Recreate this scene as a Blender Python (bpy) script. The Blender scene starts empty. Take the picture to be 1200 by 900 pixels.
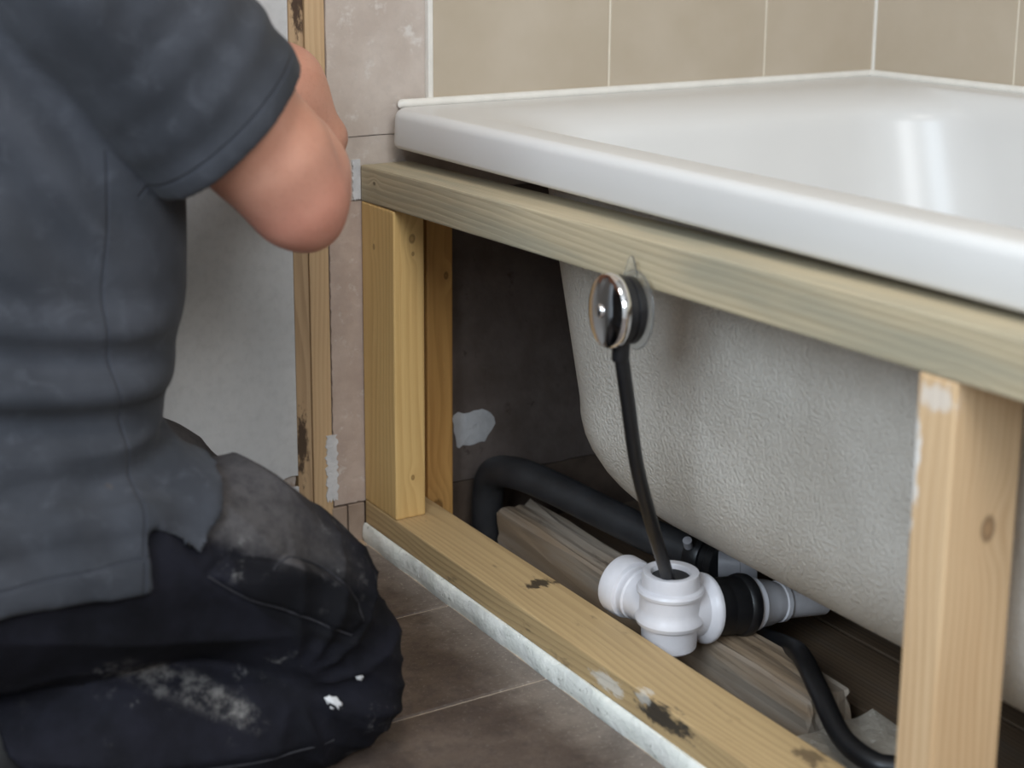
import bpy, bmesh, math, random
import numpy as np
from mathutils import Vector, Matrix
random.seed(4)
scene = bpy.context.scene
COL = scene.collection
PI = math.pi

# ------------------------------------------------------------------ camera
cam_d = bpy.data.cameras.new('camera')
cam = bpy.data.objects.new('camera', cam_d); COL.objects.link(cam)
RC = Matrix(((0.866053, -0.499951, -0.000675), (-0.104936, -0.180458, -0.977969), (0.488815, 0.847044, -0.208749)))
rot = Matrix((RC[0], -RC[1], -RC[2])).transposed()
cam.matrix_world = Matrix.Translation((-0.77176, -1.56309, 0.71256)) @ rot.to_4x4()
cam_d.sensor_width = 36.0
cam_d.lens = 1840.0 * 36.0 / 1200.0
cam_d.shift_x = 0.05
cam_d.shift_y = -0.125
cam_d.clip_start = 0.02
cam_d.dof.use_dof = True
cam_d.dof.focus_distance = 1.62
cam_d.dof.aperture_fstop = 4.5
scene.camera = cam

# ------------------------------------------------------------------ world, lights, exposure
world = bpy.data.worlds.new('world'); scene.world = world; world.use_nodes = True
world.node_tree.nodes['Background'].inputs[0].default_value = (0.75, 0.85, 1.0, 1)
world.node_tree.nodes['Background'].inputs[1].default_value = 0.5

def area(name, loc, target, sx, sy, power, color):
    l = bpy.data.lights.new(name, 'AREA'); l.shape = 'RECTANGLE'; l.size = sx; l.size_y = sy
    l.energy = power; l.color = color
    o = bpy.data.objects.new(name, l); COL.objects.link(o); o.location = loc
    o.rotation_euler = (Vector(target) - Vector(loc)).to_track_quat('-Z', 'Y').to_euler()
    return o
area('window_daylight', (-1.94, -1.72, 1.52), (0.0, -1.0, 0.45), 1.1, 1.05, 44, (0.74, 0.87, 1.0))
area('front_window_daylight', (-0.75, -2.84, 1.85), (-0.3, 0.0, 0.5), 0.9, 0.7, 33, (0.92, 0.96, 1.0))  # unseen fill from behind the camera, added to brighten the end wall
area('ceiling_lamp_light', (-0.55, -1.10, 2.30), (-0.55, -1.10, 0), 0.45, 0.45, 11, (1.0, 0.93, 0.84))  # unseen overhead fill, added to light the wall clear of the man's shadow

scene.view_settings.view_transform = 'Standard'
scene.view_settings.look = 'None'
scene.view_settings.gamma = 1.0
scene.view_settings.exposure = 0.0
scene.view_settings.use_curve_mapping = False

# ------------------------------------------------------------------ node helpers
class NT:
    def __init__(s, name):
        s.m = bpy.data.materials.new(name); s.m.use_nodes = True
        s.t = s.m.node_tree; s.bsdf = s.t.nodes['Principled BSDF']
        s._obj = None
    def n(s, typ, **kw):
        nd = s.t.nodes.new(typ)
        for k, v in kw.items(): setattr(nd, k, v)
        return nd
    def put(s, sock, v):
        if hasattr(v, 'is_output') or isinstance(v, bpy.types.NodeSocket): s.t.links.new(v, sock)
        else:
            if isinstance(v, (tuple, list)) and len(v) == 3 and sock.type == 'RGBA': v = tuple(v) + (1,)
            sock.default_value = v
    def obj(s):
        if s._obj is None: s._obj = s.n('ShaderNodeTexCoord').outputs['Object']
        return s._obj
    def math(s, op, a, b=None, c=None, clamp=False):
        nd = s.n('ShaderNodeMath', operation=op, use_clamp=clamp)
        s.put(nd.inputs[0], a)
        if b is not None: s.put(nd.inputs[1], b)
        if c is not None: s.put(nd.inputs[2], c)
        return nd.outputs[0]
    def vmath(s, op, a, b=None):
        nd = s.n('ShaderNodeVectorMath', operation=op)
        s.put(nd.inputs[0], a)
        if b is not None: s.put(nd.inputs[1], b)
        return nd.outputs['Value'] if op in ('LENGTH', 'DISTANCE', 'DOT_PRODUCT') else nd.outputs[0]
    def sep(s, v):
        nd = s.n('ShaderNodeSeparateXYZ'); s.put(nd.inputs[0], v); return nd.outputs
    def comb(s, x, y, z):
        nd = s.n('ShaderNodeCombineXYZ')
        for i, v in enumerate((x, y, z)): s.put(nd.inputs[i], v)
        return nd.outputs[0]
    def noise(s, vec, scale, detail=3, rough=0.55, dist=0.0):
        nd = s.n('ShaderNodeTexNoise'); s.put(nd.inputs['Vector'], vec)
        nd.inputs['Scale'].default_value = scale; nd.inputs['Detail'].default_value = detail
        nd.inputs['Roughness'].default_value = rough; nd.inputs['Distortion'].default_value = dist
        return nd.outputs['Fac']
    def smooth(s, v, lo, hi, a=0.0, b=1.0):
        nd = s.n('ShaderNodeMapRange', interpolation_type='SMOOTHSTEP'); s.put(nd.inputs[0], v)
        for i, x in enumerate((lo, hi, a, b)): s.put(nd.inputs[i + 1], x)
        return nd.outputs[0]
    def mix(s, f, a, b, blend='MIX'):
        nd = s.n('ShaderNodeMix', data_type='RGBA', blend_type=blend)
        s.put(nd.inputs[0], f); s.put(nd.inputs[6], a); s.put(nd.inputs[7], b)
        return nd.outputs[2]
    def bump(s, h, strength=0.3, dist=0.002, normal=None):
        nd = s.n('ShaderNodeBump'); nd.inputs['Strength'].default_value = strength
        nd.inputs['Distance'].default_value = dist; s.put(nd.inputs['Height'], h)
        if normal is not None: s.put(nd.inputs['Normal'], normal)
        return nd.outputs[0]
    def out(s, color=None, rough=None, normal=None, **kw):
        if color is not None: s.put(s.bsdf.inputs['Base Color'], color)
        if rough is not None: s.put(s.bsdf.inputs['Roughness'], rough)
        if normal is not None: s.put(s.bsdf.inputs['Normal'], normal)
        for k, v in kw.items(): s.put(s.bsdf.inputs[k.replace('_', ' ')], v)
        return s.m

def srgb(r, g, b):
    return tuple(((c / 255) / 12.92 if c / 255 <= 0.04045 else ((c / 255 + 0.055) / 1.055) ** 2.4) for c in (r, g, b))

def plain(name, col, rough=0.5, noise_amt=0.15, scale=40, bump=0.0, bscale=200, **kw):
    t = NT(name)
    n = t.noise(t.obj(), scale, 4)
    c = t.mix(t.smooth(n, 0.3, 0.7), tuple(x * (1 - noise_amt) for x in col), tuple(min(1, x * (1 + noise_amt)) for x in col))
    nm = None
    if bump: nm = t.bump(t.noise(t.obj(), bscale, 3), bump, 0.002)
    return t.out(c, rough, nm, **kw)

def wood(name, axis, light, dark, knots=(), pith=(0.02, 0.05), pitch=0.0055, grey=None, grey_amt=0.0, marks=(), stain=0.0, warp_amt=0.03):
    """sawn softwood: growth rings round a pith line, fibre streaks, knots; object axis = grain axis"""
    t = NT(name)
    x, y, z = t.sep(t.obj())[0:3]
    s, p, q = ((x, y, z), (y, x, z), (z, x, y))[axis]
    warp = t.noise(t.comb(t.math('MULTIPLY', p, 9), t.math('MULTIPLY', q, 9), t.math('MULTIPLY', s, 2.2)), 1.0, 2)
    rad = t.vmath('LENGTH', t.comb(t.math('SUBTRACT', p, pith[0]), t.math('SUBTRACT', q, pith[1]), 0.0))
    rad = t.math('ADD', rad, t.math('MULTIPLY', warp, warp_amt))
    rad = t.math('ADD', rad, t.math('MULTIPLY', s, 0.012))
    kd = None
    for (ks, kp, kq, kr) in knots:
        d = t.vmath('LENGTH', t.comb(t.math('MULTIPLY', t.math('SUBTRACT', s, ks), 0.7), t.math('SUBTRACT', p, kp), t.math('SUBTRACT', q, kq)))
        e = t.math('DIVIDE', d, kr)
        rad = t.math('ADD', rad, t.math('MULTIPLY', t.math('POWER', 2.718, t.math('MULTIPLY', t.math('MULTIPLY', e, e), -0.16)), kr * 1.6))
        kd = e if kd is None else t.math('MINIMUM', kd, e)
    ring = t.math('FRACT', t.math('DIVIDE', rad, pitch))
    ring = t.math('MULTIPLY', t.smooth(ring, 0.1, 0.85), t.smooth(ring, 1.0, 0.88))
    fib = t.noise(t.comb(t.math('MULTIPLY', p, 260), t.math('MULTIPLY', q, 260), t.math('MULTIPLY', s, 7)), 1.0, 3)
    big = t.noise(t.comb(t.math('MULTIPLY', p, 16), t.math('MULTIPLY', q, 16), t.math('MULTIPLY', s, 2.5)), 1.0, 2)
    f = t.math('ADD', t.math('MULTIPLY', ring, 0.38), t.math('MULTIPLY', t.math('SUBTRACT', fib, 0.5), 0.8), clamp=True)
    f = t.math('ADD', f, t.math('MULTIPLY', t.math('SUBTRACT', big, 0.5), 0.7), clamp=True)
    c = t.mix(f, light, dark)
    if grey is not None:
        g = t.smooth(t.noise(t.comb(t.math('MULTIPLY', p, 30), t.math('MULTIPLY', q, 30), t.math('MULTIPLY', s, 4)), 1.0, 4), 0.35, 0.7)
        c = t.mix(t.math('MULTIPLY', g, grey_amt), c, grey)
    if stain:
        sn = t.smooth(t.noise(t.comb(t.math('MULTIPLY', p, 45), t.math('MULTIPLY', q, 45), t.math('MULTIPLY', s, 14)), 1.0, 5, 0.7), 0.60, 0.72)
        c = t.mix(t.math('MULTIPLY', sn, stain), c, srgb(58, 48, 36))
    if kd is not None:
        kn = t.smooth(t.math('ADD', kd, t.math('MULTIPLY', t.math('SUBTRACT', fib, 0.5), 0.5)), 1.0, 0.55)
        core = t.smooth(kd, 0.65, 0.2)
        kc = t.mix(core, tuple(v * 0.42 for v in dark), tuple(v * 0.75 for v in dark))
        c = t.mix(t.math('MULTIPLY', kn, 0.85), c, kc)
    for (ms, mp, mq, ls, lc, col, amt) in marks:      # dirt marks with a shape of their own
        d = t.vmath('LENGTH', t.comb(t.math('DIVIDE', t.math('SUBTRACT', s, ms), ls), t.math('DIVIDE', t.math('SUBTRACT', p, mp), lc), t.math('DIVIDE', t.math('SUBTRACT', q, mq), lc)))
        d = t.math('ADD', d, t.math('MULTIPLY', t.math('SUBTRACT', t.noise(t.comb(t.math('MULTIPLY', p, 150), t.math('MULTIPLY', q, 150), t.math('MULTIPLY', s, 60)), 1.0, 4, 0.7), 0.5), 2.2))
        c = t.mix(t.math('MULTIPLY', t.smooth(d, 1.0, 0.5), amt), c, col)
    h = t.math('ADD', t.math('MULTIPLY', fib, 0.7), t.math('MULTIPLY', ring, -0.3))
    return t.out(c, 0.62, t.bump(h, 0.35, 0.0012))

# ------------------------------------------------------------------ mesh helpers
def link(name, me, mat, parent=None, loc=(0, 0, 0)):
    o = bpy.data.objects.new(name, me); COL.objects.link(o); o.location = loc
    if mat is not None: me.materials.append(mat)
    if parent is not None: o.parent = parent
    return o
def tag(o, label=None, cat=None, group=None, kind=None):
    if label: o['label'] = label
    if cat: o['category'] = cat
    if group: o['group'] = group
    if kind: o['kind'] = kind
    return o
def empty(name, loc, label, cat, group=None):
    o = bpy.data.objects.new(name, None); COL.objects.link(o); o.location = loc; o.empty_display_size = 0.05
    return tag(o, label, cat, group)
def bm_obj(name, bm, mat, parent=None, loc=(0, 0, 0), smooth=False):
    bmesh.ops.recalc_face_normals(bm, faces=bm.faces)
    me = bpy.data.meshes.new(name); bm.to_mesh(me); bm.free()
    if smooth: me.polygons.foreach_set('use_smooth', [True] * len(me.polygons))
    return link(name, me, mat, parent, loc)
def rel(parent, loc):
    return tuple(Vector(loc) - parent.location) if parent is not None else tuple(loc)
def box(name, x0, x1, y0, y1, z0, z1, mat, parent=None, bevel=0.0, seg=2, kind=None, jag=0.0, cuts=0):
    """box by its limits in the room; the object's origin is the box's centre"""
    c = Vector(((x0 + x1) / 2, (y0 + y1) / 2, (z0 + z1) / 2))
    bm = bmesh.new(); bmesh.ops.create_cube(bm, size=1.0)
    bmesh.ops.scale(bm, vec=(x1 - x0, y1 - y0, z1 - z0), verts=bm.verts)
    if cuts: bmesh.ops.subdivide_edges(bm, edges=bm.edges, cuts=cuts, use_grid_fill=True)
    if jag:
        for v in bm.verts: v.co += Vector([random.uniform(-jag, jag) for _ in range(3)])
    if bevel:
        es = bm.edges if not cuts else [e for e in bm.edges if len(e.link_faces) == 2 and e.calc_face_angle(0) > 0.9]
        bmesh.ops.bevel(bm, geom=list(es), offset=bevel, segments=seg, affect='EDGES', profile=0.6)
    o = bm_obj(name, bm, mat, parent, rel(parent, c))
    if kind: o['kind'] = kind
    return o
def frame_of(d):
    d = Vector(d).normalized(); a = Vector((0, 0, 1)) if abs(d.z) < 0.9 else Vector((1, 0, 0))
    u = d.cross(a).normalized(); return u, d.cross(u).normalized(), d
def lathe_bm(bm, prof, origin, axis, seg=40):
    """revolve (radius, distance) pairs round an axis"""
    u, v, d = frame_of(axis); o = Vector(origin); rings = []
    for r, h in prof:
        if r < 1e-6: rings.append([bm.verts.new(o + d * h)]); continue
        rings.append([bm.verts.new(o + d * h + (u * math.cos(2 * PI * i / seg) + v * math.sin(2 * PI * i / seg)) * r) for i in range(seg)])
    for A, B in zip(rings, rings[1:]):
        for i in range(seg):
            j = (i + 1) % seg
            if len(A) == 1 and len(B) == 1: break
            if len(A) == 1: bm.faces.new((A[0], B[j], B[i]))
            elif len(B) == 1: bm.faces.new((A[i], A[j], B[0]))
            else: bm.faces.new((A[i], A[j], B[j], B[i]))
def auto_smooth(o, ang=35):
    me = o.data
    me.polygons.foreach_set('use_smooth', [True] * len(me.polygons))
    bm = bmesh.new(); bm.from_mesh(me)
    for e in bm.edges:
        if len(e.link_faces) == 2 and e.calc_face_angle(0) > math.radians(ang): e.smooth = False
    bm.to_mesh(me); bm.free()
def lathe(name, prof, origin, axis, mat, parent=None, seg=40):
    bm = bmesh.new(); lathe_bm(bm, prof, Vector((0, 0, 0)), axis, seg)
    o = bm_obj(name, bm, mat, parent, rel(parent, origin)); auto_smooth(o); return o
def spline(pts, n=12):
    P = [Vector(p) for p in pts]; P = [P[0] * 2 - P[1]] + P + [P[-1] * 2 - P[-2]]; out = []
    for i in range(1, len(P) - 2):
        for k in range(n):
            t = k / n
            out.append(0.5 * ((2 * P[i]) + (P[i + 1] - P[i - 1]) * t + (2 * P[i - 1] - 5 * P[i] + 4 * P[i + 1] - P[i + 2]) * t * t + (3 * P[i] - P[i - 1] - 3 * P[i + 1] + P[i + 2]) * t ** 3))
    out.append(P[-2]); return out
def tube(name, pts, r, mat, parent=None, n=12, seg=20, radii=None):
    path = spline(pts, n); bm = bmesh.new(); rings = []; o0 = path[0].copy(); u = None
    for i, p in enumerate(path):
        d = (path[min(i + 1, len(path) - 1)] - path[max(i - 1, 0)]).normalized()
        if u is None: u = frame_of(d)[0]
        u = (u - d * u.dot(d)).normalized(); v = d.cross(u)
        rr = r if radii is None else radii(i / (len(path) - 1))
        rings.append([bm.verts.new(p - o0 + (u * math.cos(2 * PI * k / seg) + v * math.sin(2 * PI * k / seg)) * rr) for k in range(seg)])
    for A, B in zip(rings, rings[1:]):
        for k in range(seg): bm.faces.new((A[k], A[(k + 1) % seg], B[(k + 1) % seg], B[k]))
    bm.faces.new(rings[0]); bm.faces.new(rings[-1])
    o = bm_obj(name, bm, mat, parent, rel(parent, o0)); auto_smooth(o, 50); return o

# ------------------------------------------------------------------ materials of the room
def plaster(name, base, other, scale=9, rough=0.85, bump=0.25, blotch=None, bl=(0.58, 0.66), fine=90):
    t = NT(name); g = t.n('ShaderNodeNewGeometry').outputs['Position']
    n = t.noise(g, scale, 5, 0.6); n2 = t.noise(g, fine, 4, 0.6)
    c = t.mix(t.smooth(n, 0.3, 0.7), base, other)
    c = t.mix(t.math('MULTIPLY', t.smooth(n2, 0.4, 0.75), 0.25), c, tuple(v * 0.7 for v in base))
    if blotch: c = t.mix(t.smooth(t.noise(g, scale * 2.6, 6, 0.65), *bl), c, blotch)
    h = t.math('ADD', t.math('MULTIPLY', n2, 0.6), n)
    return t.out(c, rough, t.bump(h, bump, 0.004))
M = {}
M['grey_plaster'] = plaster('grey_plaster', srgb(192, 193, 194), srgb(206, 206, 206), 5, bump=0.12)
M['undercoat'] = plaster('undercoat_plaster', srgb(178, 168, 160), srgb(150, 138, 128), 22, bump=0.6, blotch=srgb(152, 136, 124), bl=(0.55, 0.66))
M['render'] = plaster('pink_render', srgb(196, 184, 174), srgb(182, 168, 157), 14, bump=0.35, blotch=srgb(205, 198, 191), bl=(0.55, 0.7))
M['render_low'] = plaster('pink_render_low', srgb(190, 172, 160), srgb(174, 155, 143), 18, bump=0.45, blotch=srgb(200, 190, 182), bl=(0.56, 0.68))
M['base_block'] = plaster('base_block', srgb(165, 146, 130), srgb(140, 120, 104), 20, bump=0.5)
M['white_filler'] = plaster('white_filler', srgb(215, 215, 216), srgb(196, 196, 198), 30, bump=0.7)
M['dark_gap'] = plain('dark_gap', srgb(46, 40, 36), 0.95)
M['paint'] = plain('white_paint', srgb(205, 205, 202), 0.8, 0.03)
t = NT('beige_tile'); g = t.n('ShaderNodeNewGeometry').outputs['Position']
M['wall_tile'] = t.out(t.mix(t.smooth(t.noise(g, 6, 5), 0.3, 0.7), srgb(174, 160, 140), srgb(184, 171, 153)), 0.3, t.bump(t.noise(g, 60, 3), 0.05, 0.001))
M['wall_grout'] = plain('pale_grout', srgb(214, 205, 188), 0.8, 0.05)
M['sealant'] = plain('white_sealant', srgb(222, 218, 210), 0.45, 0.04)
t = NT('slate_floor_tile'); g = t.n('ShaderNodeNewGeometry').outputs['Position']
n1 = t.noise(g, 7, 6, 0.65); n2 = t.noise(g, 70, 5, 0.7); n3 = t.noise(g, 420, 2)
c = t.mix(t.smooth(n1, 0.3, 0.7), srgb(70, 58, 52), srgb(104, 90, 80))
c = t.mix(t.math('MULTIPLY', t.smooth(n2, 0.45, 0.7), 0.5), c, srgb(62, 52, 48))
gx = t.sep(g)[0]
near = t.smooth(t.math('ADD', gx, t.math('MULTIPLY', t.math('SUBTRACT', t.noise(g, 14, 4), 0.5), 0.12)), -0.075, -0.005)
dust = t.math('MULTIPLY', t.smooth(t.noise(g, 240, 4, 0.75), 0.56, 0.72), t.math('ADD', 0.25, t.math('MULTIPLY', near, 0.6)))
c = t.mix(dust, c, srgb(178, 170, 160))
c = t.mix(t.math('MULTIPLY', near, 0.32), c, srgb(160, 150, 140))
M['floor_tile'] = t.out(c, t.smooth(n2, 0.3, 0.7, 0.38, 0.6), t.bump(t.math('ADD', n2, t.math('MULTIPLY', n3, 0.3)), 0.25, 0.0015))
M['floor_grout'] = plain('floor_grout', srgb(186, 170, 152), 0.9, 0.15, 80, 0.4)
M['screed'] = plaster('dusty_screed', srgb(96, 84, 74), srgb(70, 60, 52), 16, bump=0.6, blotch=srgb(120, 108, 97), bl=(0.58, 0.7))
M['bedding'] = plaster('white_bedding', srgb(240, 241, 236), srgb(222, 225, 218), 40, bump=0.6, blotch=srgb(170, 172, 164), bl=(0.6, 0.7))

# ------------------------------------------------------------------ room shell
XL, YB, ZC = -2.0, -2.9, 2.35
floor = box('floor', XL - 0.1, 0.90, YB - 0.1, 0.12, -0.11, -0.04, M['screed'], kind='structure')
box('screed_bed', XL, 0.069, YB, 0.0, -0.04, -0.0022, M['floor_grout'], floor)
pitch, ty = 0.1913, -0.0146
ys = [0.0 + ty - pitch * k for k in range(0, 15)]
for k in range(len(ys) - 1):
    for j in range(5):
        x1 = -0.004 - j * 0.42; x0 = max(x1 - 0.42 + 0.003, XL)
        if x0 >= x1: continue
        box('tile', x0, x1, ys[k + 1] + 0.0016, ys[k] - 0.0016, -0.0035, random.uniform(-0.0008, 0.0004), M['floor_tile'], floor, bevel=0.0012, seg=1)
M['threshold'] = plaster('beige_strip', srgb(190, 168, 140), srgb(160, 136, 110), 30, bump=0.4, blotch=srgb(205, 190, 168))
box('threshold_strip', -0.32, -0.004, -0.0132, 0.006, -0.0035, 0.0012, M['threshold'], floor, bevel=0.001, seg=1)

wall = box('wall_back', XL, 0.90, 0.022, 0.12, -0.05, ZC, M['dark_gap'], kind='structure')
def ragged(name, x0, x1, y0, y1, z0, z1, mat, parent, amp, sides='b', n=40, seed=0):
    """thin sheet of plaster with a ragged edge on some sides (l, r, b)"""
    rnd = random.Random(seed); bm = bmesh.new(); pts = []
    def wob(k): return amp * (0.6 * math.sin(k * 1.7 + seed) + 0.5 * math.sin(k * 4.1 + seed * 2) + rnd.uniform(-0.25, 0.25))
    m = max(4, n)
    for i in range(m + 1): pts.append((x0 + (x1 - x0) * i / m, z0 + (wob(i) if 'b' in sides else 0)))
    if 'r' in sides:
        for i in range(1, m * 2): pts.append((x1 + wob(i * 0.9 + 9), z0 + (z1 - z0) * i / (m * 2)))
    pts += [(x1, z1), (x0, z1)]
    if 'l' in sides:
        for i in range(1, m * 2): pts.append((x0 + wob(i * 0.8 + 5), z1 + (z0 - z1) * i / (m * 2)))
    cx_, cz_ = (x0 + x1) / 2, (z0 + z1) / 2
    A = [bm.verts.new((x - cx_, y0 - y0, z - cz_)) for x, z in pts]
    f = bm.faces.new(A)
    r = bmesh.ops.extrude_face_region(bm, geom=[f])
    for v in r['geom']:
        if isinstance(v, bmesh.types.BMVert): v.co.y += y1 - y0
    return bm_obj(name, bm, mat, parent, rel(parent, (cx_, y0, cz_)))
ragged('plaster_panel', XL, -0.084, 0.0, 0.023, 0.094, ZC, M['grey_plaster'], wall, 0.006, 'b', 240, 3)
ragged('undercoat_panel', XL, -0.085, 0.005, 0.023, -0.01, 0.13, M['undercoat'], wall, 0.001, 'r', 20, 5)
ragged('render_panel', -0.0390, 0.80, 0.0, 0.023, 0.4783, ZC, M['render'], wall, 0.0006, 'bl', 60, 7)
ragged('render_panel', -0.0390, 0.80, 0.0012, 0.023, 0.406, 0.4772, M['render'], wall, 0.0005, 'l', 14, 2)
ragged('render_panel', -0.0385, 0.0990, 0.001, 0.023, 0.0485, 0.4050, M['render_low'], wall, 0.0006, 'bl', 40, 11)
M['old_render'] = plaster('bare_old_render', srgb(112, 100, 94), srgb(92, 80, 73), 16, bump=0.5, blotch=srgb(74, 62, 55), bl=(0.58, 0.72))  # same wall, its colour darkened to paint in the shade under the bath
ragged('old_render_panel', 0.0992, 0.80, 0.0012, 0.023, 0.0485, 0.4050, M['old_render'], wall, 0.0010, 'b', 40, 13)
M['old_base'] = plaster('old_brick_base', srgb(98, 82, 70), srgb(74, 60, 50), 20, bump=0.5)  # base block tone darkened, under-bath shade put into the colour
box('base_block', -0.041, -0.0225, 0.001, 0.022, -0.01, 0.0455, M['base_block'], wall, bevel=0.0012, jag=0.0004)
box('base_block', -0.0205, 0.0, 0.0, 0.022, -0.01, 0.0465, M['base_block'], wall, bevel=0.0012, jag=0.0004)
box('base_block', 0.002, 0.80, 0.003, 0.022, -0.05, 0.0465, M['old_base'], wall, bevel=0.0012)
# timber stud showing in the channel between the plaster sheets
M['stud_a'] = wood('stud_wood_dark', 2, srgb(184, 156, 122), srgb(140, 110, 80), pith=(-0.02, 0.03), pitch=0.004,
    marks=((-0.37, -0.004, -0.011, 0.05, 0.009, srgb(46, 30, 22), 0.9), (-0.58, 0.0, 0.0, 0.03, 0.02, srgb(120, 80, 45), 0.4), (0.14, 0.003, -0.01, 0.055, 0.012, srgb(58, 38, 24), 0.95), (0.0, 0.0, 0, .1, .012, srgb(150, 104, 60), .3)))
M['stud_b'] = wood('stud_wood_light', 2, srgb(198, 168, 130), srgb(172, 138, 100), pith=(0.05, 0.03), pitch=0.005)
stud = box('stud_strip', -0.0815, -0.0635, 0.0045, 0.0225, -0.005, 1.0, M['stud_a'], wall, bevel=0.0012)
box('stud_strip', -0.0630, -0.0395, 0.002, 0.0225, -0.005, 1.0, M['stud_b'], wall, bevel=0.0012)
box('stud_strip', -0.0815, -0.0395, 0.004, 0.0225, 1.002, ZC, M['stud_b'], wall, bevel=0.0012)
ragged('filler_smear', -0.0475, -0.034, 0.0004, 0.003, 0.056, 0.135, M['white_filler'], wall, 0.002, 'lrb', 12, 4)
ragged('filler_smear', -0.0095, 0.0, -0.001, 0.003, 0.407, 0.452, M['white_filler'], wall, 0.0012, 'lb', 12, 6)
bm = bmesh.new(); rq = random.Random(9); A = []
for k in range(26):
    a = 2 * PI * k / 26; A.append(bm.verts.new((0.029 * math.cos(a) * (1 + 0.18 * math.sin(3 * a + 1) + rq.uniform(-0.08, 0.08)), 0, 0.028 * math.sin(a) * (1 + 0.22 * math.cos(2 * a) + rq.uniform(-0.1, 0.1)))))
c_ = bm.verts.new((0, -0.004, 0))
for k in range(26): bm.faces.new((A[k], A[(k + 1) % 26], c_))
bm_obj('filler_smear', bm, M['white_filler'], wall, rel(wall, (0.146, 0.0008, 0.113)), True)
ragged('filler_smear', -0.094, -0.0835, -0.0006, 0.003, 0.073, 0.081, M['white_filler'], wall, 0.001, 'lrb', 6, 1)

# tiles on the end wall and on the long wall
TZ = 0.5075
RX = 0.7655
M['old_side'] = plaster('old_side_render', srgb(112, 100, 94), srgb(92, 80, 73), 16, bump=0.5)  # same dark tones as the end wall below the rim
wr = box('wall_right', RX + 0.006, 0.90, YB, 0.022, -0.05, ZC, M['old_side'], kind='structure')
box('grout_bed', 0.090, RX, -0.0072, 0.0, TZ, 1.75, M['wall_grout'], wall)
box('grout_bed', RX - 0.0012, RX + 0.006, -1.75, 0.0, TZ, 1.75, M['wall_grout'], wr)
for r in range(3):
    z0 = TZ + r * 0.41; z1 = z0 + 0.4085
    for x0, x1 in ((0.0895, 0.3312), (0.3338, 0.5738), (0.5764, RX - 0.003)):
        box('tile', x0, x1, -0.008, 0.0, z0 + 0.0005, z1 - 0.001, M['wall_tile'], wall, bevel=0.0012, seg=2)
    yy = -0.012
    while yy > -1.7:
        y0 = yy - (0.2420 if yy < -0.02 else 0.232)
        box('tile', RX - 0.002, RX + 0.006, y0, yy, z0 + 0.0005, z1 - 0.001, M['wall_tile'], wr, bevel=0.0012, seg=2)
        yy = y0 - 0.0025
box('trim_1', 0.0832, 0.0897, -0.0095, 0.0, TZ, 1.75, M['sealant'], bevel=0.002, seg=3, kind='structure')
box('trim_2', RX - 0.0035, RX + 0.0008, -0.0115, -0.0062, TZ, 1.75, M['sealant'], bevel=0.0016, seg=3, kind='structure')

# the rest of the room, behind the camera: left wall with a window, front wall, ceiling
WY0, WY1, WZ0, WZ1 = -2.29, -1.15, 0.97, 2.07
wl = box('wall_left', XL - 0.1, XL, YB - 0.1, 0.12, -0.05, WZ0, M['paint'], kind='structure')
box('upper_wall', XL - 0.1, XL, YB - 0.1, 0.12, WZ1, ZC, M['paint'], wl)
box('wall_pier', XL - 0.1, XL, YB - 0.1, WY0, WZ0, WZ1, M['paint'], wl)
box('wall_pier', XL - 0.1, XL, WY1, 0.12, WZ0, WZ1, M['paint'], wl)
wf = box('wall_front', XL, 0.90, YB - 0.1, YB, -0.05, 1.45, M['paint'], kind='structure')
box('upper_wall', XL, 0.90, YB - 0.1, YB, 2.25, ZC, M['paint'], wf)
box('wall_pier', XL, -1.25, YB - 0.1, YB, 1.45, 2.25, M['paint'], wf)
box('wall_pier', -0.25, 0.90, YB - 0.1, YB, 1.45, 2.25, M['paint'], wf)
box('ceiling', XL - 0.1, 0.90, YB - 0.1, 0.12, ZC, ZC + 0.08, M['paint'], kind='structure')
M['upvc'] = plain('white_window_frame', srgb(235, 236, 238), 0.35, 0.02)
win = box('window_1', XL - 0.09, XL - 0.03, WY0, WY1, WZ0, WZ0 + 0.05, M['upvc'], kind='structure', bevel=0.003)
box('frame_bar', XL - 0.09, XL - 0.03, WY0, WY1, WZ1 - 0.05, WZ1, M['upvc'], win, bevel=0.003)
for yy in (WY0, (WY0 + WY1) / 2 - 0.025, WY1 - 0.05): box('frame_bar', XL - 0.09, XL - 0.03, yy, yy + 0.05, WZ0 + 0.05, WZ1 - 0.05, M['upvc'], win, bevel=0.003)

win2 = box('window_2', -1.25, -0.25, YB - 0.09, YB - 0.03, 1.45, 1.50, M['upvc'], kind='structure', bevel=0.003)  # unseen window, added to go with the front fill light
box('frame_bar', -1.25, -0.25, YB - 0.09, YB - 0.03, 2.20, 2.25, M['upvc'], win2, bevel=0.003)
for xx in (-1.25, -0.30): box('frame_bar', xx, xx + 0.05, YB - 0.09, YB - 0.03, 1.50, 2.20, M['upvc'], win2, bevel=0.003)

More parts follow.
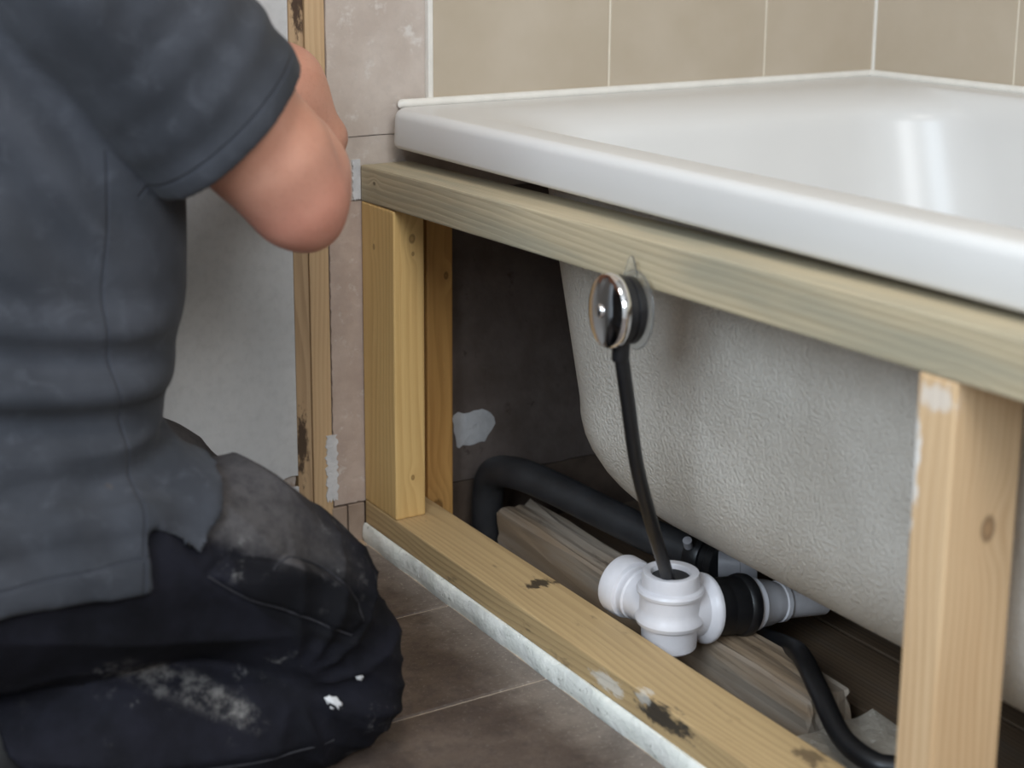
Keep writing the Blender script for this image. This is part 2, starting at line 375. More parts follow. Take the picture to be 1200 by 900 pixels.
# ------------------------------------------------------------------ bathtub
def rrect(x0, x1, y0, y1, r, z, nc=10, ns=14):
    """ring of points round a rounded rectangle (r may be four radii: -x+y, +x+y, +x-y, -x-y)"""
    rs = (r,) * 4 if not isinstance(r, tuple) else r
    C_ = [(x0 + rs[0], y1 - rs[0], PI, PI / 2, rs[0]), (x1 - rs[1], y1 - rs[1], PI / 2, 0, rs[1]), (x1 - rs[2], y0 + rs[2], 0, -PI / 2, rs[2]), (x0 + rs[3], y0 + rs[3], -PI / 2, -PI, rs[3])]
    out = []
    for i, (cx_, cy_, a0, a1, rr) in enumerate(C_):
        arc = [(cx_ + rr * math.cos(a0 + (a1 - a0) * k / nc), cy_ + rr * math.sin(a0 + (a1 - a0) * k / nc)) for k in range(nc + 1)]
        out += arc
        n = C_[(i + 1) % 4]; e = (n[0] + n[4] * math.cos(n[2]), n[1] + n[4] * math.sin(n[2])); s = arc[-1]
        out += [(s[0] + (e[0] - s[0]) * k / ns, s[1] + (e[1] - s[1]) * k / ns) for k in range(1, ns)]
    return [Vector((x, y, z)) for x, y in out]
def loft(rings, cap0=False, cap1=False, off=Vector((0, 0, 0))):
    bm = bmesh.new(); V = [[bm.verts.new(p - off) for p in r] for r in rings]
    for A, B in zip(V, V[1:]):
        n = len(A)
        for i in range(n): bm.faces.new((A[i], A[(i + 1) % n], B[(i + 1) % n], B[i]))
    if cap0: bm.faces.new(V[0])
    if cap1: bm.faces.new(V[-1])
    return bm
t = NT('white_acrylic')
M['acrylic'] = t.out(t.mix(t.smooth(t.noise(t.obj(), 3, 3), .3, .7), srgb(208, 206, 203), srgb(214, 212, 209)), 0.30, None, Specular_IOR_Level=0.4)
t = NT('fibreglass_back'); o_ = t.obj()
n1 = t.noise(o_, 300, 2, 0.5, 0.1); n2 = t.noise(o_, 9, 4)
c = t.mix(t.smooth(n2, 0.3, 0.7), srgb(196, 189, 178), srgb(212, 206, 196))
c = t.mix(t.math('MULTIPLY', t.smooth(n1, 0.35, 0.65), 0.18), c, srgb(160, 152, 142))
M['fibreglass'] = t.out(c, 0.5, t.bump(n1, 0.6, 0.004))
bath_o = Vector((0.39, -0.85, 0.10))
bath = empty('bathtub', bath_o, 'white acrylic bathtub with rounded front lip resting against beige tiles', 'bathtub')
X0, X1, Y0, Y1 = 0.028, RX - 0.0025, -1.70, -0.0085
ZT, ZB = 0.5095, 0.467
RO = (0.028, 0.012, 0.02, 0.03)
rings = []
def outr(ins, z): return rrect(X0 + ins, X1 - ins, Y0 + ins, Y1 - ins, tuple(max(r - ins, 0.002) for r in RO), z)
rings += [outr(0.006, ZB + 0.012), outr(0.006, ZB), outr(0.0035, ZB - 0.001), outr(0.001, ZB + 0.001), outr(0.0, ZB + 0.004)]
for k in range(0, 9):
    a = PI / 2 * k / 8; rings.append(outr(0.0012 + 0.011 * (1 - math.cos(a)), ZT - 0.011 + 0.011 * math.sin(a)))
def basin(z):          # limits of the hollow at height z
    d = 0.46 - z
    return (0.108 + 0.05 * d, 0.702 - 0.06 * d, -1.60 + 0.25 * d, -0.155 - 0.30 * d)
def ring_of(lim, r, z): return rrect(lim[0], lim[1], lim[2], lim[3], r, z)
LIP = (0.071, 0.722, -1.655, -0.062)
top = basin(0.47)
rings.append(rrect(X0 + 0.03, X1 - 0.022, Y0 + 0.02, Y1 - 0.02, 0.02, ZT - 0.0002))
for k in range(0, 9):      # rolled inner edge
    a = PI / 2 * k / 8; f1 = math.sin(a); f2 = 1 - math.cos(a)
    lim = tuple(LIP[i] + (top[i] - LIP[i]) * f1 for i in range(4))
    rings.append(ring_of(lim, 0.05 + 0.06 * f1, ZT - 0.0006 - (ZT - 0.47) * f2))
for z in (0.43, 0.38, 0.32, 0.26): rings.append(ring_of(basin(z), 0.11 + (0.47 - z) * 0.08, z))
b0 = basin(0.24)
for k in range(1, 9):
    a = PI / 2 * k / 8; i_ = 0.11 * (1 - math.cos(a)); z = 0.24 - 0.115 * math.sin(a)
    rings.append(rrect(b0[0] + i_, b0[1] - i_, b0[2] + i_ * 1.5, b0[3] - i_ * 1.6, 0.125 - 0.03 * k / 8, z))
o = bm_obj('basin', loft(rings, cap1=True, off=bath_o), M['acrylic'], bath); auto_smooth(o, 60)
o['label'] = 'glossy white basin and rim'
sh = []
def shell(z): d = 0.46 - z; return (0.088 + 0.035 * d, 0.722 - 0.05 * d, -1.62 + 0.25 * d, -0.138 - 0.25 * d)
for z in (0.466, 0.44, 0.40, 0.35, 0.30, 0.26, 0.23): sh.append(rrect(*shell(z), 0.15, z))
s0 = shell(0.225)
for k in range(0, 13):
    a = PI / 2 * k / 12; i_ = 0.13 * (1 - math.cos(a)); z = 0.225 - 0.128 * math.sin(a)
    sh.append(rrect(s0[0] + i_, s0[1] - i_, s0[2] + i_ * 1.5, s0[3] - i_ * 1.15, 0.15 - 0.02 * k / 12, z))
o = bm_obj('outer_shell', loft(sh, cap1=True, off=bath_o), M['fibreglass'], bath); auto_smooth(o, 60)
o['label'] = 'rough beige grey fibreglass underside'
# feet of the bath, out of sight under the tub
M['galv'] = plain('galvanised_steel', srgb(120, 122, 125), 0.4, 0.1, Metallic=0.8)
for fy in (-0.5, -1.3):
    for fx in (0.42, 0.56): lathe('foot', [(0, 0), (0.022, 0), (0.022, 0.006), (0.006, 0.008), (0.006, 0.14), (0, 0.14)], (fx, fy, -0.04), (0, 0, 1), M['galv'], bath, 16)
# sealant bead where the rim meets the tiles
tube('trim_3', [(0.052, -0.004, ZT + 0.0015), (0.085, -0.0085, ZT + 0.002), (0.4, -0.0095, ZT + 0.002), (RX - 0.008, -0.0095, ZT + 0.002)], 0.0058, M['sealant'], n=8, seg=12)['kind'] = 'structure'
tube('trim_4', [(RX - 0.005, -0.006, ZT + 0.002), (RX - 0.005, -0.8, ZT + 0.002), (RX - 0.005, -1.7, ZT + 0.002)], 0.0058, M['sealant'], n=8, seg=12)['kind'] = 'structure'

# ------------------------------------------------------------------ timber panel frame
fr = empty('bath_panel_frame', (0.03, -0.85, 0.0), 'sawn softwood stud frame standing in front of the tub', 'timber frame')
M['rail'] = wood('rail_wood', 1, srgb(192, 177, 147), srgb(142, 126, 98), pith=(0.40, 0.25), pitch=0.0034, grey=srgb(150, 146, 128), grey_amt=0.75, warp_amt=0.009,
    knots=((0.6507 - 0.035, -0.033, 0.004, 0.0028), (0.6507 - 0.878, -0.033, -0.014, 0.005)))
M['post_a'] = wood('post_wood_honey', 2, srgb(220, 184, 122), srgb(192, 150, 90), pith=(-0.05, 0.03), pitch=0.007,
    knots=((0.145, 0.004, -0.0395, 0.005), (0.128, 0.005, -0.0395, 0.0025), (-0.13, 0.003, -0.0395, 0.003), (0.13, -0.019, 0.008, 0.003)))
M['post_b'] = wood('post_wood_brown', 2, srgb(200, 152, 88), srgb(164, 116, 60), pith=(0.03, 0.05), pitch=0.006, stain=0.2,
    knots=((0.13, 0.008, -0.014, 0.004), (-0.15, -0.004, -0.014, 0.009)))
M['post_c'] = wood('post_wood_pink', 2, srgb(214, 182, 142), srgb(182, 142, 100), pith=(-0.08, -0.06), pitch=0.0065,
    knots=((0.075, 0.006, -0.0165, 0.0085),), marks=((-0.165, -0.032, -0.002, 0.011, 0.012, srgb(52, 30, 26), 0.9), (0.12, -0.033, 0.0165, 0.045, 0.006, srgb(232, 230, 226), 0.9), (0.17, -0.033, 0.0, 0.012, 0.02, srgb(226, 222, 216), 0.6)))
M['plate'] = wood('plate_wood', 1, srgb(192, 164, 120), srgb(156, 128, 90), pith=(0.06, -0.08), pitch=0.0045, stain=0.55,
    marks=((0.6507 - 0.305, 0.014, 0.014, 0.011, 0.022, srgb(40, 34, 30), 0.9), (0.6507 - 0.575, -0.033, 0.004, 0.05, 0.012, srgb(50, 46, 42), 0.95), (0.6507 - 0.49, -0.033, 0.0, 0.03, 0.01, srgb(222, 216, 204), 0.8), (0.6507 - 0.545, -0.031, 0.01, 0.012, 0.010, srgb(225, 220, 210), 0.6), (0.6507 - 0.70, 0.02, 0.014, 0.02, 0.014, srgb(70, 56, 44), 0.7)))
# top rail rises a little towards the room
rl = box('top_rail', 0.0, 0.064, -1.30, -0.0015, 0.405, 0.446, M['rail'], fr, bevel=0.0022, seg=2)
for v in rl.data.vertices:
    yw = v.co.y + rl.location.y + fr.location.y
    v.co.z += -(yw) * 0.0148
box('sole_plate', 0.0, 0.0665, -1.30, -0.0015, 0.0215, 0.0500, M['plate'], fr, bevel=0.002, seg=2)
def post(name, x0, x1, y0, y1, z0, z1, mat):
    p = box(name, x0, x1, y0, y1, z0, z1, mat, fr, bevel=0.0022, seg=2)
    return p
post('end_post', 0.0, 0.0382, -0.0790, -0.0015, 0.0502, 0.4052, M['post_a'])
post('wall_batten', 0.0690, 0.1032, -0.0285, -0.0005, -0.038, 0.4050, M['post_b'])
p = post('upright', 0.0, 0.0665, -0.8730, -0.8395, 0.0502, 0.4174, M['post_c'])
post('upright', 0.0, 0.0665, -1.30, -1.2665, 0.0502, 0.4236, M['post_c'])
# white levelling bed under the sole plate
bm = bmesh.new()
rnd = random.Random(8); N = 220; top_ = []; 
yv = [-1.30 + 1.298 * i / N for i in range(N + 1)]
sec = []
for y in yv:
    w = 0.004 + 0.0012 * math.sin(y * 60) + rnd.uniform(-0.0003, 0.0003); h = 0.0208 + 0.0012 * math.sin(y * 41 + 1) + rnd.uniform(-0.0003, 0.0003)
    sec.append([bm.verts.new(q) for q in ((0.0660, y, -0.011), (0.0660, y, 0.0214), (0.001, y, 0.0214), (-w * 0.45, y, h), (-w, y, h - 0.004), (-w - 0.0008, y, 0.006), (-w + 0.0012, y, -0.0005), (-w + 0.002, y, -0.011))])
for A, B in zip(sec, sec[1:]):
    for i in range(8): bm.faces.new((A[i], A[(i + 1) % 8], B[(i + 1) % 8], B[i]))
bm.faces.new(sec[0]); bm.faces.new(sec[-1])
t5 = bm_obj('trim_5', bm, M['bedding']); t5['kind'] = 'structure'; auto_smooth(t5, 45)

# ------------------------------------------------------------------ things under the bath
M['joist'] = wood('old_joist_wood', 1, srgb(150, 128, 104), srgb(108, 88, 70), pith=(0.09, 0.02), pitch=0.006, grey=srgb(168, 158, 146), grey_amt=0.75, stain=0.6)
M['boards'] = wood('old_board_wood', 1, srgb(112, 92, 72), srgb(78, 62, 48), pith=(0.09, 0.02), pitch=0.006, grey=srgb(100, 92, 84), grey_amt=0.6, stain=0.4)
j = box('old_joist', 0.145, 0.196, -0.602, -0.056, -0.04, 0.030, M['joist'], None, bevel=0.003, seg=1, cuts=6, jag=0.0016)
j.rotation_euler.z = math.radians(-0.6)
tag(j, 'dusty old joist lying behind the sole plate under the tub', 'joist')
M['mortar'] = plaster('pale_mortar', srgb(176, 166, 152), srgb(148, 138, 124), 28, bump=0.8, blotch=srgb(190, 182, 170))
l_ = box('concrete_block', 0.085, 0.215, -0.82, -0.606, -0.04, 0.006, M['mortar'], None, bevel=0.004, seg=1, cuts=5, jag=0.0035)
tag(l_, 'pale rough concrete lump at the end of the old joist', 'concrete')
for k, (bx0, bx1, zt) in enumerate(((0.232, 0.330, -0.012), (0.338, 0.440, -0.016), (0.448, 0.56, -0.014))):
    b_ = box('floorboard', bx0, bx1, -1.7, -0.02, -0.04, zt, M['boards'], floor, bevel=0.002, seg=1)
M['rubble'] = M['mortar']
for k, (px_, py_, pz_, s_) in enumerate(((0.128, -0.052, -0.022, 0.017), (0.105, -0.33, -0.03, 0.01), (0.123, -0.56, -0.029, 0.011))):
    bm = bmesh.new(); bmesh.ops.create_icosphere(bm, subdivisions=2, radius=s_)
    rr = random.Random(k)
    for v in bm.verts: v.co *= rr.uniform(0.75, 1.15)
    for v in bm.verts: v.co.z *= 0.85
    o = bm_obj('plaster_lump', bm, M['white_filler'] if k == 0 else M['rubble'], None, (px_, py_, pz_))
    tag(o, ['white lump of plaster beside the wall batten foot', 'small mortar crumb between sole plate and old joist', 'mortar crumb near the broken end of the old joist'][k], 'rubble')

M['rubber'] = plain('black_rubber', srgb(24, 24, 26), 0.42, 0.2, 60)
M['black_pipe'] = plain('dusty_black_pipe', srgb(46, 46, 48), 0.5, 0.25, 30)
M['white_plastic'] = plain('white_plastic', srgb(222, 220, 224), 0.34, 0.03, 50, bump=0.05, bscale=120)
M['grey_plastic'] = plain('grey_plastic', srgb(170, 168, 172), 0.4, 0.05, 50)
# big black waste pipe bending down behind the frame
wp = empty('waste_pipe', (0.17, -0.2, -0.038), 'thick black waste pipe bending down behind the end post', 'pipe')
tube('pipe_run', [(0.150, -0.030, -0.036), (0.150, -0.030, 0.03), (0.1505, -0.042, 0.066), (0.157, -0.080, 0.079), (0.172, -0.130, 0.0765), (0.190, -0.200, 0.068), (0.211, -0.275, 0.058), (0.232, -0.335, 0.052)], 0.0190, M['black_pipe'], wp, n=10)
d_ = Vector((0.018, -0.060, -0.001)).normalized(); e_ = Vector((0.232, -0.335, 0.052))
lathe('coupling_nut', [(0.0, 0.0), (0.0235, 0.0), (0.0245, 0.003), (0.0245, 0.016), (0.0235, 0.018), (0.021, 0.019), (0.021, 0.026), (0.024, 0.028), (0.024, 0.036), (0.0, 0.037)], e_ - d_ * 0.01, d_, M['rubber'], wp, 18)
lathe('grey_elbow', [(0.0, 0.0), (0.018, 0.0), (0.018, 0.022), (0.021, 0.023), (0.021, 0.040), (0.0, 0.041)], e_ + d_ * 0.022, (0.75, -0.66, 0.03), M['grey_plastic'], wp, 24)
lathe('clip_screw', [(0, 0), (0.005, 0.001), (0.005, 0.012), (0, 0.013)], (0.212, -0.338, 0.068), (-0.4, -0.3, 0.7), M['grey_plastic'], wp, 12)
# thinner black hose
hs = tube('flexible_hose', [(0.300, -0.350, 0.002), (0.255, -0.392, 0.004), (0.224, -0.430, 0.010), (0.2130, -0.4620, 0.0165), (0.204, -0.505, 0.027), (0.177, -0.553, 0.0435), (0.149, -0.607, 0.040), (0.130, -0.657, 0.0245), (0.130, -0.695, 0.020), (0.145, -0.715, 0.020), (0.19, -0.77, 0.019), (0.27, -0.88, 0.0), (0.36, -1.0, -0.005)], 0.0095, M['rubber'], None, n=10, seg=16)
tag(hs, 'thin black hose snaking over the old joist below the tub', 'hose')

# white tee with its rubber coupling
T = Vector((0.1000, -0.4520, 0.0720))
tee = empty('waste_tee', T + Vector((0, 0, -0.041)), 'white plastic waste tee with black rubber sleeve hanging under the tub', 'pipe fitting')
body = lathe('tee_body', [(0.0, -0.041), (0.0245, -0.041), (0.0262, -0.039), (0.0272, -0.022), (0.0285, -0.017), (0.0320, -0.015), (0.0335, -0.011), (0.0320, -0.006), (0.0300, -0.003), (0.0295, 0.002), (0.0290, 0.012), (0.0292, 0.0135), (0.0318, 0.015), (0.0325, 0.018), (0.0312, 0.0205), (0.0280, 0.022), (0.0275, 0.033), (0.0268, 0.0355), (0.0250, 0.0360), (0.0195, 0.0350), (0.0185, 0.0335), (0.0182, 0.018), (0.0, 0.017)], T, (0, 0, 1), M['white_plastic'], tee, 48)
lathe('seal', [(0.0, 0.026), (0.0185, 0.026), (0.0185, 0.030), (0.013, 0.029), (0.0, 0.027)], T, (0, 0, 1), M['rubber'], tee, 32)  # black disc added so the open neck looks dark inside
dl = Vector((-0.12, 1.0, 0.06)).normalized()
inl = lathe('inlet_socket', [(0.0, 0.0), (0.0245, 0.0), (0.0245, 0.040), (0.0262, 0.0415), (0.0262, 0.0445), (0.0252, 0.046), (0.0252, 0.0500), (0.0290, 0.0515), (0.0300, 0.055), (0.0300, 0.068), (0.0290, 0.0705), (0.0255, 0.071), (0.0230, 0.069), (0.0225, 0.05), (0.0, 0.049)], T + Vector((0, 0, -0.005)), dl, M['white_plastic'], tee, 44)
dr = Vector((1.0, -0.06, -0.13)).normalized(); TR = T + Vector((0.0, 0.0, -0.005))
lathe('outlet_flange', [(0.0, 0.0), (0.0255, 0.0), (0.0265, 0.030), (0.0300, 0.033), (0.0335, 0.036), (0.0342, 0.0385), (0.0335, 0.041), (0.028, 0.042), (0.0, 0.042)], TR, dr, M['white_plastic'], tee, 44)
sl = lathe('rubber_sleeve', [(0.0, 0.0410), (0.0275, 0.041), (0.0282, 0.043), (0.0282, 0.058), (0.0278, 0.059), (0.0280, 0.061), (0.0282, 0.078), (0.0300, 0.080), (0.0308, 0.084), (0.0300, 0.089), (0.0275, 0.091), (0.0, 0.091)], TR, dr, M['rubber'], tee, 44)
lathe('outlet_pipe', [(0.0, 0.090), (0.0255, 0.090), (0.0262, 0.092), (0.0262, 0.099), (0.0245, 0.101), (0.0225, 0.116), (0.0190, 0.128), (0.0205, 0.129), (0.0205, 0.134), (0.0175, 0.135), (0.0170, 0.185), (0.0, 0.186)], TR, dr, M['white_plastic'], tee, 36)

# overflow: chrome cover, black ring, clear washer, black tube down into the tee
M['chrome'] = plain('chrome', (0.86, 0.86, 0.88), 0.10, 0.0, Metallic=1.0)
t = NT('clear_plastic'); M['clear'] = t.out(t.mix(t.noise(t.obj(), 20, 2), (0.92, 0.94, 0.93), (0.97, 0.98, 0.97)), 0.08, None, Transmission_Weight=0.95, IOR=1.35)
OC = Vector((-0.030, -0.5300, 0.3960))
ov = empty('bath_overflow', OC, 'round chrome overflow cover with black tube leading down to the tee', 'overflow')
ax = Vector((-1.0, 0.14, 0.06)).normalized()
cov = lathe('chrome_cover', [(0.0, -0.001), (0.0312, -0.001), (0.0318, 0.0005), (0.0318, 0.0045), (0.0305, 0.0070), (0.0280, 0.0079), (0.0240, 0.0091), (0.0190, 0.0101), (0.0130, 0.0109), (0.0070, 0.0114), (0.0, 0.0116)], OC, ax, M['chrome'], ov, 64)
sc = lathe('screw', [(0.0, 0.0105), (0.0058, 0.0109), (0.0058, 0.0122), (0.0048, 0.0138), (0.0025, 0.0146), (0.0, 0.0147)], OC, ax, M['chrome'], None, 24)
sc.parent = cov; sc.location = (0, 0, 0)
lathe('back_ring', [(0.0, -0.0185), (0.0270, -0.0185), (0.0285, -0.017), (0.0285, -0.0115), (0.0272, -0.0105), (0.0272, -0.009), (0.0300, -0.008), (0.0300, -0.0012), (0.0, -0.0012)], OC, ax, M['rubber'], ov, 56)
lathe('clear_washer', [(0.0, -0.0210), (0.0330, -0.0210), (0.0335, -0.0203), (0.0330, -0.0196), (0.0, -0.0196)], OC, ax, M['clear'], ov, 56)
bm = bmesh.new()
tab = [(-0.010, 0.027), (-0.004, 0.041), (-0.0015, 0.0445), (0.0015, 0.0445), (0.004, 0.041), (0.010, 0.027)]
A = [bm.verts.new((-0.0007, a, b)) for a, b in tab]; B = [bm.verts.new((0.0007, a, b)) for a, b in tab]
bm.faces.new(A); bm.faces.new(B[::-1])
for i in range(6): bm.faces.new((A[i], B[i], B[(i + 1) % 6], A[(i + 1) % 6]))
bm_obj('washer_tab', bm, M['clear'], ov, (0.0203, 0.003, -0.001))
tb = tube('overflow_tube', [OC + Vector((0.008, -0.002, -0.020)), OC + Vector((0.008, -0.002, -0.036)), (-0.010, -0.526, 0.315), (0.014, -0.510, 0.245), (0.048, -0.490, 0.175), (0.083, -0.465, 0.118), (0.098, -0.455, 0.088)], 0.0064, M['rubber'], ov, n=10, seg=18)
lathe('collar', [(0.0, 0), (0.0075, 0.0), (0.0075, 0.016), (0.0070, 0.017), (0, 0.017)], (OC + Vector((0.008, -0.002, -0.027))), (-0.02, 0.02, -1), M['rubber'], ov, 20)

# ------------------------------------------------------------------ the kneeling man (distance fields meshed to one surface)
F = np.float32
class Field:
    def __init__(s, lo, hi, h):
        s.lo = np.array(lo, F); s.h = h
        s.n = [int(math.ceil((hi[i] - lo[i]) / h)) + 1 for i in range(3)]
        s.ax = [(lo[i] + h * np.arange(s.n[i])).astype(F) for i in range(3)]
        s.D = np.full(s.n, 0.06, F)
    def sl(s, lo, hi):
        r = []
        for i in range(3):
            a = max(0, int((lo[i] - s.lo[i]) / s.h)); b = min(s.n[i], int((hi[i] - s.lo[i]) / s.h) + 2)
            r.append(slice(a, max(a, b)))
        return tuple(r)
    def grid(s, q): return (s.ax[0][q[0]][:, None, None], s.ax[1][q[1]][None, :, None], s.ax[2][q[2]][None, None, :])
    def add(s, fn, lo, hi, k=0.01, pad=0.05):
        q = s.sl([v - pad for v in lo], [v + pad for v in hi])
        d = fn(*s.grid(q)).astype(F); D = s.D[q]
        if k <= 0: s.D[q] = np.minimum(D, d)
        else:
            hh = np.clip(0.5 + 0.5 * (D - d) / k, 0, 1)
            s.D[q] = D * (1 - hh) + d * hh - k * hh * (1 - hh)
    def cone(s, a, b, ra, rb, k=0.012):
        m = max(ra, rb)
        s.add(lambda x, y, z: rcone(x, y, z, a, b, ra, rb), [min(a[i], b[i]) - m for i in range(3)], [max(a[i], b[i]) + m for i in range(3)], k)
    def chain(s, pts, k=0.012):
        for (a, b) in zip(pts, pts[1:]): s.cone(a[:3], b[:3], a[3], b[3], k)
    def ell(s, c, r, k=0.012):
        s.add(lambda x, y, z: ellip(x, y, z, c, r), [c[i] - r[i] for i in range(3)], [c[i] + r[i] for i in range(3)], k)
def rcone(x, y, z, a, b, ra, rb):
    dx, dy, dz = b[0] - a[0], b[1] - a[1], b[2] - a[2]; L2 = dx * dx + dy * dy + dz * dz + 1e-12
    t = np.clip(((x - a[0]) * dx + (y - a[1]) * dy + (z - a[2]) * dz) / L2, 0, 1)
    return np.sqrt((x - a[0] - t * dx) ** 2 + (y - a[1] - t * dy) ** 2 + (z - a[2] - t * dz) ** 2) - (ra + (rb - ra) * t)
def ellip(x, y, z, c, r):
    q = np.sqrt(((x - c[0]) / r[0]) ** 2 + ((y - c[1]) / r[1]) ** 2 + ((z - c[2]) / r[2]) ** 2)
    return (q - 1) * min(r)
def nets(f):
    D = f.D; ins = D < 0; n = D.shape
    def c(i, j, k, A): return A[i:n[0] - 1 + i, j:n[1] - 1 + j, k:n[2] - 1 + k]
    cnt = sum(c(i, j, k, ins).astype(np.uint8) for i in (0, 1) for j in (0, 1) for k in (0, 1))
    cells = np.argwhere((cnt > 0) & (cnt < 8)); I, J, K = cells.T
    idx = np.full((n[0] - 1, n[1] - 1, n[2] - 1), -1, np.int32); idx[I, J, K] = np.arange(len(cells))
    cor = [(i, j, k) for i in (0, 1) for j in (0, 1) for k in (0, 1)]
    acc = np.zeros((len(cells), 3)); w = np.zeros(len(cells))
    for a in range(8):
        for b in range(a + 1, 8):
            A, B = cor[a], cor[b]
            if sum(abs(A[i] - B[i]) for i in range(3)) != 1: continue
            da = D[I + A[0], J + A[1], K + A[2]]; db = D[I + B[0], J + B[1], K + B[2]]
            m = (da < 0) != (db < 0); t = np.where(m, da / np.where(m, da - db, 1), 0)
            for i in range(3): acc[:, i] += m * (A[i] + (B[i] - A[i]) * t)
            w += m
    V = (cells + acc / w[:, None]) * f.h + f.lo
    Q = []
    for ax in range(3):
        o1, o2 = [(1, 2), (2, 0), (0, 1)][ax]
        s0 = [slice(None)] * 3; s1 = [slice(None)] * 3; s0[ax] = slice(0, n[ax] - 1); s1[ax] = slice(1, n[ax])
        A, B = ins[tuple(s0)], ins[tuple(s1)]; E = np.argwhere(A != B)
        ok = (E[:, o1] > 0) & (E[:, o2] > 0) & (E[:, o1] < n[o1] - 1) & (E[:, o2] < n[o2] - 1); E = E[ok]
        flip = ~A[tuple(E.T)]
        def g(d1, d2):
            P = E.copy(); P[:, o1] -= d1; P[:, o2] -= d2; return idx[tuple(P.T)]
        q = np.stack([g(1, 1), g(0, 1), g(0, 0), g(1, 0)], 1); q[flip] = q[flip][:, ::-1]; Q.append(q)
    return V, np.concatenate(Q)
def normals(V, Q):
    fn = np.cross(V[Q[:, 2]] - V[Q[:, 0]], V[Q[:, 3]] - V[Q[:, 1]]); N = np.zeros_like(V)
    for i in range(4): np.add.at(N, Q[:, i], fn)
    return N / (np.linalg.norm(N, axis=1)[:, None] + 1e-12)
def relax(V, Q, it=2, f=0.5):
    for _ in range(it):
        S = np.zeros_like(V); w = np.zeros(len(V))
        for i in range(4):
            for j in ((i + 1) % 4, (i + 3) % 4):
                np.add.at(S, Q[:, i], V[Q[:, j]]); np.add.at(w, Q[:, i], 1)
        V = V + f * (S / np.maximum(w, 1)[:, None] - V)
    return V
def np_obj(name, V, Q, mat, parent=None, off=(0, 0, 0)):
    me = bpy.data.meshes.new(name); V = V - np.array(off)
    me.vertices.add(len(V)); me.vertices.foreach_set('co', V.astype(F).ravel())
    me.loops.add(Q.size); me.loops.foreach_set('vertex_index', Q.astype(np.int32).ravel())
    me.polygons.add(len(Q)); me.polygons.foreach_set('loop_start', np.arange(0, Q.size, 4, dtype=np.int32))
    me.polygons.foreach_set('loop_total', np.full(len(Q), 4, np.int32)); me.polygons.foreach_set('use_smooth', np.ones(len(Q), bool))
    me.update(); me.validate()
    return link(name, me, mat, parent)
def vnoise(P, seed=0):
    r = np.random.RandomState(seed); o = np.zeros(len(P))
    for i in range(10):
        d = r.normal(size=3); d /= np.linalg.norm(d); o += np.sin(P @ d * r.uniform(0.6, 1.8) + r.uniform(0, 6.28))
    return o / 4.5
def sstep(x, a, b): t = np.clip((x - a) / (b - a), 0, 1); return t * t * (3 - 2 * t)

PY = -0.270                                            # the man's middle plane
TZs = [0.14, 0.18, 0.24, 0.275, 0.31, 0.36, 0.42, 0.50, 0.58, 0.64, 0.685, 0.72, 0.76]
TXs = [-0.470, -0.468, -0.464, -0.463, -0.467, -0.462, -0.456, -0.452, -0.455, -0.458, -0.462, -0.460, -0.450]
TDs = [0.140, 0.140, 0.132, 0.124, 0.116, 0.122, 0.130, 0.132, 0.126, 0.112, 0.085, 0.056, 0.045]
TWs = [0.185, 0.184, 0.178, 0.173, 0.169, 0.169, 0.166, 0.156, 0.148, 0.144, 0.130, 0.085, 0.055]
def torso(grow=0.0, top=0.745, low=0.10):
    def fn(x, y, z):
        zc = np.interp(z, TZs, TXs); rd = np.interp(z, TZs, TDs) + grow; rw = np.interp(z, TZs, TWs) + grow
        e = 2.4
        q = (np.abs((x - zc) / rd) ** e + np.abs((y - PY) / rw) ** e) ** (1 / e)
        d = (q - 1) * np.minimum(rd, rw)
        return np.maximum(np.maximum(d, z - top), low - z)
    return fn
HR, HL = -0.385, -0.165
thigh_r = [(-0.560, HR, 0.225, 0.098), (-0.430, HR - 0.004, 0.210, 0.090), (-0.330, HR - 0.010, 0.193, 0.080), (-0.272, HR - 0.012, 0.146, 0.073), (-0.233, HR - 0.014, 0.083, 0.064)]
calf_r = [(-0.233, HR - 0.018, 0.060, 0.064), (-0.330, HR - 0.026, 0.056, 0.063), (-0.430, HR - 0.022, 0.068, 0.068), (-0.560, HR - 0.006, 0.070, 0.055)]
thigh_l = [(-0.560, HL, 0.225, 0.098), (-0.430, HL + 0.002, 0.205, 0.088), (-0.330, HL + 0.002, 0.175, 0.076), (-0.275, HL + 0.002, 0.130, 0.070), (-0.240, HL + 0.002, 0.080, 0.062)]
calf_l = [(-0.240, HL + 0.002, 0.068, 0.062), (-0.330, HL, 0.066, 0.062), (-0.430, HL, 0.074, 0.066), (-0.560, HL, 0.070, 0.055)]
SH_R = (-0.432, -0.412, 0.672); EL_R = (-0.262, -0.420, 0.492)
WR_R = (-0.185, -0.205, 0.512)
SH_L = (-0.432, -0.128, 0.672); EL_L = (-0.215, -0.115, 0.578); WR_L = (-0.108, -0.125, 0.497)
SLV = Vector(EL_R) - Vector(SH_R); SLN = SLV.normalized()
HEM_R = Vector((-0.319, -0.420, 0.551))

